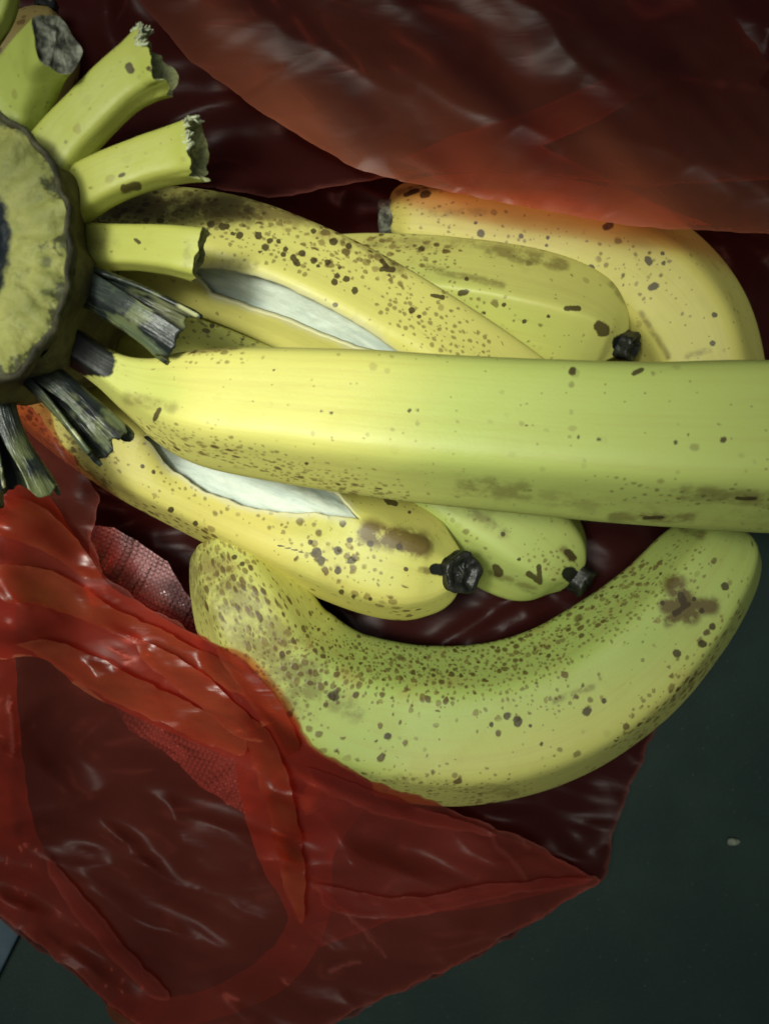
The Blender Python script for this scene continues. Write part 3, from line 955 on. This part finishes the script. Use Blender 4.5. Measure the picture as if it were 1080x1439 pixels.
# brown banana end behind the top stub
loose([(-30, 250, .040, 36), (0, 180, .042, 56), (30, 115, .043, 62), (52, 64, .044, 58), (62, 30, .045, 40), (65, 12, .045, 20)],
      'dull brown banana end peeking out behind the stem stub in the top left corner', ((.30, .22, .07), (.22, .2, .07), (.16, .1, .04), .9),
      dict(spots0=.1, specks0=.15, green0=.1), faces=[90, 20, -50, -120, 160], nth=90, step=.0012, round1=.01, min1=.4,
      tip=dict(r=.003, h=.003))

# ------------------------------------------------------------------ plastic bag
def film_material(name, tint, body, opac, gloss_r=0.25, bump=0.25, emboss=False, gloss=0.65):
    m = NT(name)
    co = m.obj()
    n1 = m.noise(co, 22, 1.2, .5, .5).outputs['Fac']
    def crinkle(rot, sx, sy, seed):
        q = m.n('Mapping')
        m.set(q.inputs['Vector'], co)
        q.inputs['Location'].default_value = (seed, seed * 2, 0)
        q.inputs['Rotation'].default_value = (0, 0, rot)
        q.inputs['Scale'].default_value = (sx, sy, (sx + sy) / 2)
        nn = m.noise(q.outputs[0], 1.0, 2.0, .5, .6).outputs['Fac']
        return m.math('ABSOLUTE', m.math('SUBTRACT', nn, .5))
    c1 = crinkle(.55, 14, 70, 1.3)
    c2 = crinkle(-.5, 22, 95, 4.1)
    c3 = crinkle(.2, 60, 210, 7.7)
    h = m.math('ADD', m.math('MULTIPLY', n1, .8), m.math('MULTIPLY', c1, -3.2))
    h = m.math('ADD', h, m.math('ADD', m.math('MULTIPLY', c2, -2.0), m.math('MULTIPLY', c3, -.8)))
    cr = m.attr('crease').outputs['Fac']
    h = m.math('ADD', h, m.math('MULTIPLY', cr, .5))
    if emboss:
        mp = m.n('Mapping')
        m.set(mp.inputs['Vector'], co)
        mp.inputs['Rotation'].default_value = (0, 0, .5)
        mp.inputs['Scale'].default_value = (760, 760, 0)
        e = m.voronoi(mp.outputs[0], 1.0)
        e.inputs['Randomness'].default_value = 0.12
        dots = m.range(e.outputs['Distance'], .2, .5, 1, 0)
        h = m.math('ADD', h, m.math('MULTIPLY', dots, 2.2))
        body = m.mix(dots, body, tuple(min(1, b * 1.5) for b in body))
    else:
        body = m.mix(m.math('MULTIPLY', cr, .5), body, (.75, .25, .2))
    nor = m.bump(h, bump, 0.0013)
    tr = m.n('BsdfTransparent')
    m.set(tr.inputs['Color'], tint)
    df = m.n('BsdfDiffuse')
    m.set(df.inputs['Color'], body)
    m.set(df.inputs['Normal'], nor)
    tl = m.n('BsdfTranslucent')
    m.set(tl.inputs['Color'], body)
    m.set(tl.inputs['Normal'], nor)
    a = m.n('MixShader')
    a.inputs[0].default_value = 0.45
    m.t.links.new(df.outputs[0], a.inputs[1])
    m.t.links.new(tl.outputs[0], a.inputs[2])
    b = m.n('MixShader')
    if emboss:
        opac = m.range(m.noise(co, 45, 2).outputs['Fac'], .40, .58, .22, .85)
    op = m.math('ADD', opac, m.math('ADD', m.math('MULTIPLY', m.math('SUBTRACT', n1, .5), .22), m.math('MULTIPLY', cr, .28)), clamp=True)
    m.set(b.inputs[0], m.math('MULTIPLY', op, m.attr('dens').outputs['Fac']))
    m.t.links.new(tr.outputs[0], b.inputs[1])
    m.t.links.new(a.outputs[0], b.inputs[2])
    gl = m.n('BsdfGlossy')
    gl.inputs['Roughness'].default_value = gloss_r
    gl.inputs['Color'].default_value = (1, .93, .93, 1)
    m.set(gl.inputs['Normal'], nor)
    fr = m.n('Fresnel')
    fr.inputs['IOR'].default_value = 1.5
    m.set(fr.inputs['Normal'], nor)
    cmx = m.n('MixShader')
    m.set(cmx.inputs[0], m.math('MULTIPLY', fr.outputs[0], gloss))
    m.t.links.new(b.outputs[0], cmx.inputs[1])
    m.t.links.new(gl.outputs[0], cmx.inputs[2])
    return m.done(cmx.outputs[0])


RED = (0.74, 0.21, 0.10)
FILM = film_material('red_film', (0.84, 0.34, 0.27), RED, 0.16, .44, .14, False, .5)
FILM_THIN = film_material('red_film_thin', (0.86, 0.42, 0.36), (0.68, 0.16, 0.115), 0.195, .34, .15, False, .2)
FILM_FOLD = film_material('red_film_gathered', (0.80, 0.27, 0.19), (0.90, 0.225, 0.095), 0.54, .24, .24, False, .45)
FILM_BASE = film_material('red_film_double', (0.60, 0.24, 0.22), (0.115, 0.026, 0.024), 0.42, .34, .10, False, .16)
FILM_PINK = film_material('pink_embossed_film', (0.9, 0.6, 0.6), (0.92, 0.42, 0.44), 0.36, .2, .6, True)

_v, _f, _o = [], [], 0
for vv, ff in SOLIDS:
    _v.append(vv)
    _f.append(ff + _o)
    _o += len(vv)
BVH = BVHTree.FromPolygons([tuple(x) for x in np.vstack(_v)[:, :].tolist()], np.vstack(_f).tolist())


def top_of(px, py):
    o = Vector((0, 0, H))
    d = (Vector(P(px, py, 0.0)) - o).normalized()
    hit = BVH.ray_cast(o, d)
    return hit[0].z if hit[0] is not None else 0.0


def folds(px, py, specs):
    """sharp creases: each spec (angle deg, wavelength px, amp m, warp px, seed)"""
    z = np.zeros_like(px)
    for ang, wl, amp, warp, sd in specs:
        a = math.radians(ang)
        t = px * math.cos(a) + py * math.sin(a) + warp * 2 * fbm(px / 260.0, py / 260.0, sd, 3)
        ph = t / wl + sd * .37
        al = -px * math.sin(a) + py * math.cos(a)
        nz = fbm(t / wl + sd, al / (wl * 4.5) + sd * 3, sd + 80, 2) + .5
        tri = 1 - np.abs(2 * nz - 1) * 2          # long soft pleats with sharp crests
        z = z + amp * 1.5 * tri
    return z


def film_sheet(name, outline, zf, mat, parent, step=7, holes=(), clear=0.0, jitter=2.5, creases=(), dens=None, curve=False, edge_light=.55):
    pts = catmull(np.array(outline + [outline[0]], float), 8)[:-1] if curve else np.array(outline, float)
    # resample
    L = np.concatenate([[0], np.cumsum(np.hypot(*np.diff(np.vstack([pts, pts[:1]]), axis=0).T))])
    n = int(L[-1] / step)
    q = np.linspace(0, L[-1], n, endpoint=False)
    cl = np.vstack([pts, pts[:1]])
    bx, by = np.interp(q, L, cl[:, 0]), np.interp(q, L, cl[:, 1])
    bx = bx + jitter * 2 * fbm(q / 22, q * 0, 3, 3)
    by = by + jitter * 2 * fbm(q / 22, q * 0 + 7, 4, 3)
    loops = [np.stack([bx, by], -1)]
    for h in holes:
        hp = np.array(h, float)
        L = np.concatenate([[0], np.cumsum(np.hypot(*np.diff(np.vstack([hp, hp[:1]]), axis=0).T))])
        q = np.linspace(0, L[-1], int(L[-1] / step), endpoint=False)
        cl = np.vstack([hp, hp[:1]])
        loops.append(np.stack([np.interp(q, L, cl[:, 0]) + jitter * 2 * fbm(q / 22, q * 0, 13, 3), np.interp(q, L, cl[:, 1]) + jitter * 2 * fbm(q / 22, q * 0 + 7, 14, 3)], -1))
    verts, edges, faces = [], [], []
    for lp in loops:
        b = len(verts)
        verts += [Vector((float(x), float(y))) for x, y in lp]
        faces.append([b + i for i in range(len(lp))])
    o0, o1 = loops[0].min(0), loops[0].max(0)

    def inside(lp, X, Y):
        r = np.zeros(X.shape, bool)
        x0, y0 = lp[:, 0], lp[:, 1]
        x1, y1 = np.roll(x0, -1), np.roll(y0, -1)
        for a, b_, c_, d_ in zip(x0, y0, x1, y1):
            cr = ((b_ > Y) != (d_ > Y))
            with np.errstate(divide='ignore', invalid='ignore'):
                xx = (c_ - a) * (Y - b_) / (d_ - b_ if d_ != b_ else 1e-9) + a
            r ^= cr & (X < xx)
        return r
    X, Y = np.meshgrid(np.arange(o0[0], o1[0], step), np.arange(o0[1], o1[1], step * .866))
    X = X + (np.arange(X.shape[0]) % 2)[:, None] * step * .5
    ok = inside(loops[0], X, Y)
    for lp in loops[1:]:
        ok &= ~inside(lp, X, Y)
    X, Y = X[ok], Y[ok]
    allb = np.vstack(loops)
    # drop grid points hugging the border
    keep = np.ones(len(X), bool)
    for ch in range(0, len(X), 2000):
        d2 = ((X[ch:ch + 2000, None] - allb[None, :, 0]) ** 2 + (Y[ch:ch + 2000, None] - allb[None, :, 1]) ** 2).min(1)
        keep[ch:ch + 2000] = d2 > (step * .45) ** 2
    verts += [Vector((float(x), float(y))) for x, y in zip(X[keep], Y[keep])]
    res = delaunay_2d_cdt(verts, edges, faces, 2, 1e-4)
    vx = np.array([v.x for v in res[0]])
    vy = np.array([v.y for v in res[0]])
    z = zf(vx, vy)
    if clear:
        tops = np.array([top_of(a, b) for a, b in zip(vx, vy)])
        z = np.maximum(z, np.where(tops > 0, tops + clear, -1))
        # ease the sheet down from what it covers
        nb = [[] for _ in vx]
        for f_ in res[2]:
            for i in range(len(f_)):
                nb[f_[i]].append(f_[i - 1])
        for _ in range(10):
            z2 = np.array([max(z[i], (sum(z[j] for j in nb[i]) / max(1, len(nb[i]))) * .6 + z[i] * .4) for i in range(len(z))])
            z = z2
    cr = np.zeros_like(vx)
    if len(creases):
        cr = capsules(vx + 16 * fbm(vx / 40, vy / 40, 71, 3), vy + 16 * fbm(vx / 40, vy / 40, 72, 3), [(a, b, c_, d_, e * .75, g_ * .75) for a, b, c_, d_, e, g_ in creases])
        z = z + .0009 * cr
    bd = np.full(len(vx), 1e9)
    for ch in range(0, len(vx), 2000):
        bd[ch:ch + 2000] = ((vx[ch:ch + 2000, None] - allb[None, :, 0]) ** 2 + (vy[ch:ch + 2000, None] - allb[None, :, 1]) ** 2).min(1)
    cr = np.maximum(cr, edge_light * (1 - smooth(0, step * .9, np.sqrt(bd))))  # borders made paler and denser, painting in the light that film edges catch
    v = PV(vx, vy, z)
    # faces upward
    fl = []
    for f_ in res[2]:
        a, b, c = v[f_[0]], v[f_[1]], v[f_[2]]
        fl.append(f_ if np.cross(b - a, c - a)[2] > 0 else f_[::-1])
    return mesh_obj(name, v, np.array([f_[:3] for f_ in fl]), mat, parent, {'crease': ('FLOAT', cr), 'dens': ('FLOAT', np.ones_like(vx) if dens is None else np.clip(dens(vx, vy), 0, 3))})


bag = empty('plastic_bag', tuple(P(300, 1000, 0.0)))
tag(bag, 'thin translucent red plastic bag spread open around the bananas', 'plastic bag')

# sheet lying on the table
film_sheet('bottom_panel', [(-60, -60), (1140, -60), (1140, 420), (1085, 520), (1040, 660), (985, 800), (945, 960), (905, 1060), (862, 1170), (848, 1238), (760, 1290), (640, 1360), (500, 1422), (420, 1470), (250, 1480), (170, 1425), (80, 1352), (0, 1292), (-60, 1260)],
           lambda x, y: .0022 + np.abs(folds(x, y, [(20, 130, .0016, 60, 1), (70, 90, .0015, 50, 2), (135, 70, .0014, 60, 3), (100, 45, .0008, 30, 4)])), FILM_BASE, bag, step=8, jitter=6)


# upper flap that leans over the bananas
def z_up(x, y):
    edge = 250 + (x - 545) * .15
    t = np.clip((edge - y) / 330.0, -.3, 1)
    return .050 - .014 * np.clip(t, 0, 1) + folds(x, y, [(62, 210, .0035, 120, 5), (118, 150, .0028, 90, 6), (128, 90, .0014, 70, 7), (60, 60, .0005, 40, 8)])


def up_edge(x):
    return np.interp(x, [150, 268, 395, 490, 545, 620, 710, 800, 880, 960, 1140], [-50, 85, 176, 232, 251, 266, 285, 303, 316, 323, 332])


def up_glow_dens(x, y):  # denser film towards the lower edge stands in for scattered orange light
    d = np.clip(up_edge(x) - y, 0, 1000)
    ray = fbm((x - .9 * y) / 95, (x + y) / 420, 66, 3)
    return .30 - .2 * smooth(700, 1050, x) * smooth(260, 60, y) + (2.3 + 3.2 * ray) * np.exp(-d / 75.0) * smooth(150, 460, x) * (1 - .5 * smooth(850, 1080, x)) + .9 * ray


film_sheet('upper_flap', [(150, -50), (268, 85), (395, 176), (490, 232), (545, 251), (620, 266), (710, 285), (800, 303), (880, 316), (960, 323), (1140, 332), (1140, -60), (600, -60)], z_up, FILM, bag, step=6, dens=up_glow_dens, edge_light=.15)
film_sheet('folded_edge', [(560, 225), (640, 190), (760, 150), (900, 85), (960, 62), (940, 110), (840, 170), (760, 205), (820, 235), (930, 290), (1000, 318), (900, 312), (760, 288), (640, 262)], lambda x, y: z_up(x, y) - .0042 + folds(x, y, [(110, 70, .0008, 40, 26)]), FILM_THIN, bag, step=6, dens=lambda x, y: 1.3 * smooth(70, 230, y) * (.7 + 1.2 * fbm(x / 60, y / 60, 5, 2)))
film_sheet('upper_flap', [(-60, -60), (1140, -60), (1140, 250), (900, 262), (700, 240), (640, 240), (545, 250), (470, 262), (385, 278), (310, 266), (235, 255), (120, 275), (-60, 250)],
           lambda x, y: .034 + .004 * smooth(100, 260, y) + folds(x, y, [(55, 190, .0030, 90, 15), (100, 120, .0022, 80, 16), (150, 90, .0014, 60, 17)]), FILM_BASE, bag, step=8)


# lower flap with the gathered handle over it
def z_low(x, y):
    z = .012 + .022 * smooth(1300, 800, y) * smooth(700, 250, x) + .010 * smooth(120, 0, x) * smooth(1250, 900, y)
    z = z * (1 - .75 * smooth(600, 850, x)) * (1 - .5 * smooth(1250, 1440, y))
    return z + folds(x, y, [(118, 110, .0028, 60, 31), (102, 80, .0018, 50, 32), (140, 150, .0022, 90, 33), (112, 40, .0008, 40, 34), (60, 120, .0010, 60, 36), (125, 24, .0003, 30, 35)])


film_sheet('lower_flap', [(-60, 545), (0, 548), (45, 572), (100, 640), (142, 700), (128, 760), (150, 812), (205, 850), (270, 888), (330, 920), (382, 970), (438, 1050), (520, 1096), (600, 1126), (740, 1180), (820, 1225), (846, 1240), (760, 1288), (640, 1358), (500, 1420), (420, 1470), (250, 1480), (168, 1420), (80, 1348), (0, 1288), (-60, 1260)],
           z_low, FILM_THIN, bag, step=4.5, clear=.0020, jitter=5,
           creases=[(440, 1240, 500, 1300, 6, .8), (500, 1300, 540, 1345, 5, .7), (462, 1365, 500, 1355, 6, .8), (590, 1272, 720, 1245, 6, .6), (720, 1245, 835, 1238, 5, .6), (690, 1175, 740, 1235, 5, .5), (520, 1110, 560, 1150, 6, .5), (700, 1160, 745, 1195, 5, .6),
                    (300, 900, 372, 962, 5, .7), (250, 905, 340, 990, 4, .5), (100, 850, 240, 920, 5, .5), (60, 800, 170, 850, 4, .4), (14, 980, 20, 1060, 5, .9), (370, 1000, 395, 1120, 5, .4), (180, 790, 210, 830, 4, .5), (230, 960, 330, 1010, 5, .6)])
def uneven(k0, k1, sc=55, sd=5):
    return lambda x, y: k0 + k1 * 2 * fbm((x + .5 * y) / (sc * 2.2), (y - .5 * x) / sc, sd, 3)


film_sheet('handle_fold', [(-50, 640), (60, 690), (110, 760), (150, 816), (205, 853), (270, 891), (330, 923), (380, 973), (395, 1010), (345, 1030), (330, 1066), (280, 1046), (200, 1010), (112, 968), (60, 925), (-50, 900)],
           lambda x, y: z_low(x, y) - .003 + folds(x, y, [(120, 60, .0014, 50, 41), (110, 34, .0006, 30, 42)]), FILM_FOLD, bag, step=6, clear=.0009, curve=True, dens=uneven(.85, .5), edge_light=.25)
film_sheet('handle_fold', [(280, 895), (332, 925), (384, 976), (440, 1054), (520, 1099), (510, 1140), (470, 1200), (462, 1290), (420, 1370), (330, 1424), (200, 1452), (150, 1420), (180, 1396), (250, 1400), (330, 1372), (404, 1298), (370, 1222), (342, 1140), (330, 1064), (318, 990), (280, 950)],
           lambda x, y: z_low(x, y) - .0030 + folds(x, y, [(10, 60, .0014, 50, 43), (30, 40, .0006, 30, 44)]), FILM_FOLD, bag, step=5, clear=.0009, curve=True, dens=lambda x, y: (.35 + .75 * smooth(530, 400, x - .25 * (y - 1100))) * (1 - .72 * smooth(1180, 1400, y)) * uneven(.95, .5, 50, 8)(x, y), edge_light=.25)
film_sheet('handle_fold', [(-50, 560), (20, 640), (30, 760), (22, 900), (32, 1060), (60, 1190), (140, 1300), (228, 1404), (190, 1440), (80, 1345), (0, 1285), (-50, 1200)],
           lambda x, y: z_low(x, y) - .004 + folds(x, y, [(10, 60, .0018, 50, 45), (30, 40, .0009, 30, 46)]), FILM_FOLD, bag, step=6, curve=True, dens=lambda x, y: (1 - .72 * smooth(1050, 1350, y)) * uneven(.85, .5, 50, 9)(x, y), edge_light=.25)
# single pleats lying over one another along the gathered handle
for k, (pl, dz) in enumerate([
        ([(0, 790), (80, 806), (170, 858), (260, 900), (345, 950), (390, 1000), (350, 985), (250, 930), (150, 886), (60, 850), (0, 840)], .0016),
        ([(20, 905), (70, 900), (150, 930), (240, 975), (335, 1020), (342, 1062), (270, 1036), (180, 995), (110, 958), (60, 925)], .0022),
        ([(180, 890), (260, 930), (330, 985), (372, 1040), (330, 1030), (270, 985), (210, 935)], .0030),
        ([(300, 905), (345, 930), (392, 985), (420, 1040), (400, 1060), (370, 1010), (330, 960)], .0030),
        ([(345, 1000), (385, 1040), (412, 1120), (428, 1220), (425, 1300), (398, 1240), (376, 1140), (352, 1060)], .0024),
        ([(0, 690), (70, 720), (140, 800), (120, 812), (60, 770), (0, 750)], .0020),
        ([(60, 1195), (120, 1262), (190, 1345), (240, 1400), (200, 1390), (130, 1315), (80, 1250)], .0016),
        ([(430, 1075), (520, 1110), (640, 1150), (700, 1172), (620, 1165), (520, 1140), (450, 1110)], .0016),
        ([(440, 1240), (560, 1262), (700, 1240), (835, 1236), (700, 1262), (560, 1290), (470, 1282)], .0016)]):
    film_sheet('pleat', pl, lambda x, y: z_low(x, y) + dz + folds(x, y, [(118, 46, .0009, 40, 90 + k), (104, 26, .0004, 20, 97 + k)]), FILM_FOLD if k < 6 else FILM_THIN, bag, step=4.5, clear=.0020 + dz, curve=True, jitter=4, dens=uneven(.36 if k < 6 else .9, .4, 40, 20 + k), edge_light=.22)
film_sheet('side_gusset', [(410, 1060), (520, 1110), (640, 1150), (760, 1195), (842, 1238), (700, 1270), (560, 1290), (450, 1330), (400, 1270)],
           lambda x, y: z_low(x, y) - .004 + folds(x, y, [(80, 60, .0016, 50, 47), (30, 40, .0009, 30, 48)]), FILM_THIN, bag, step=7)

# pale embossed sheet under the folds
paper = empty('embossed_sheet', tuple(P(200, 900, 0)))
tag(paper, 'crumpled pink embossed plastic sheet with crinkled edge among the red bag folds', 'plastic sheet')
film_sheet('sheet', [(120, 735), (160, 742), (200, 765), (235, 790), (275, 850), (285, 900), (230, 890), (170, 850), (130, 800)],
           lambda x, y: .017 + .006 * smooth(860, 750, y) + folds(x, y, [(45, 70, .003, 40, 61), (120, 40, .0014, 30, 62)]), FILM_PINK, paper, step=5, jitter=4)
film_sheet('sheet', [(160, 985), (180, 1025), (230, 1055), (285, 1105), (345, 1145), (380, 1120), (360, 1040), (300, 1010), (220, 975)],
           lambda x, y: .010 + folds(x, y, [(45, 50, .003, 40, 63), (120, 30, .0014, 30, 64)]), FILM_PINK, paper, step=5, jitter=4)

# ------------------------------------------------------------------ small things on the table
MAT_CRUMB = simple_mat('crumb', (0.30, 0.33, 0.26), (0.16, 0.18, 0.13), 700, .7, .3, .6, .0003, 900)
c0 = P(1027, 1183, .0011)
th = np.linspace(0, 2 * np.pi, 20, endpoint=False)
rows = []
for k in range(9):
    a = -math.pi / 2 + math.pi * k / 8
    rr = math.cos(a) * (1 + .25 * fbm(np.cos(th) * 2, np.sin(th) * 2 + k * .3, 3, 2))
    rows.append(np.stack([c0[0] + rr * np.cos(th) * (.0019 + .0007 * np.cos(th)), c0[1] + rr * np.sin(th) * .0011, c0[2] + .0010 * math.sin(a) + 0 * th], -1))
crumb = mesh_obj('crumb', np.vstack(rows), grid_faces(9, 20, True), MAT_CRUMB)
tag(crumb, 'tiny pale crumb lying alone on the dark green table', 'crumb')

MAT_CARD = simple_mat('blue_grey_card', (0.05, 0.085, 0.11), (0.07, 0.11, 0.135), 120, .6, .3, .3, .0003, 500)
q = [(-90, 1262), (34, 1300), (-14, 1396), (-130, 1345)]
vb = [P(a, b, .0006) for a, b in q] + [P(a, b, .0030) for a, b in q]
card = mesh_obj('card', np.array(vb), [(3, 2, 1, 0), (4, 5, 6, 7), (0, 1, 5, 4), (1, 2, 6, 5), (2, 3, 7, 6), (3, 0, 4, 7)], MAT_CARD, smooth_shade=False)
bv = card.modifiers.new('bevel', 'BEVEL')
bv.width = .0006
bv.segments = 2
tag(card, 'corner of a blue grey card in the bottom left corner beside the bag', 'card')
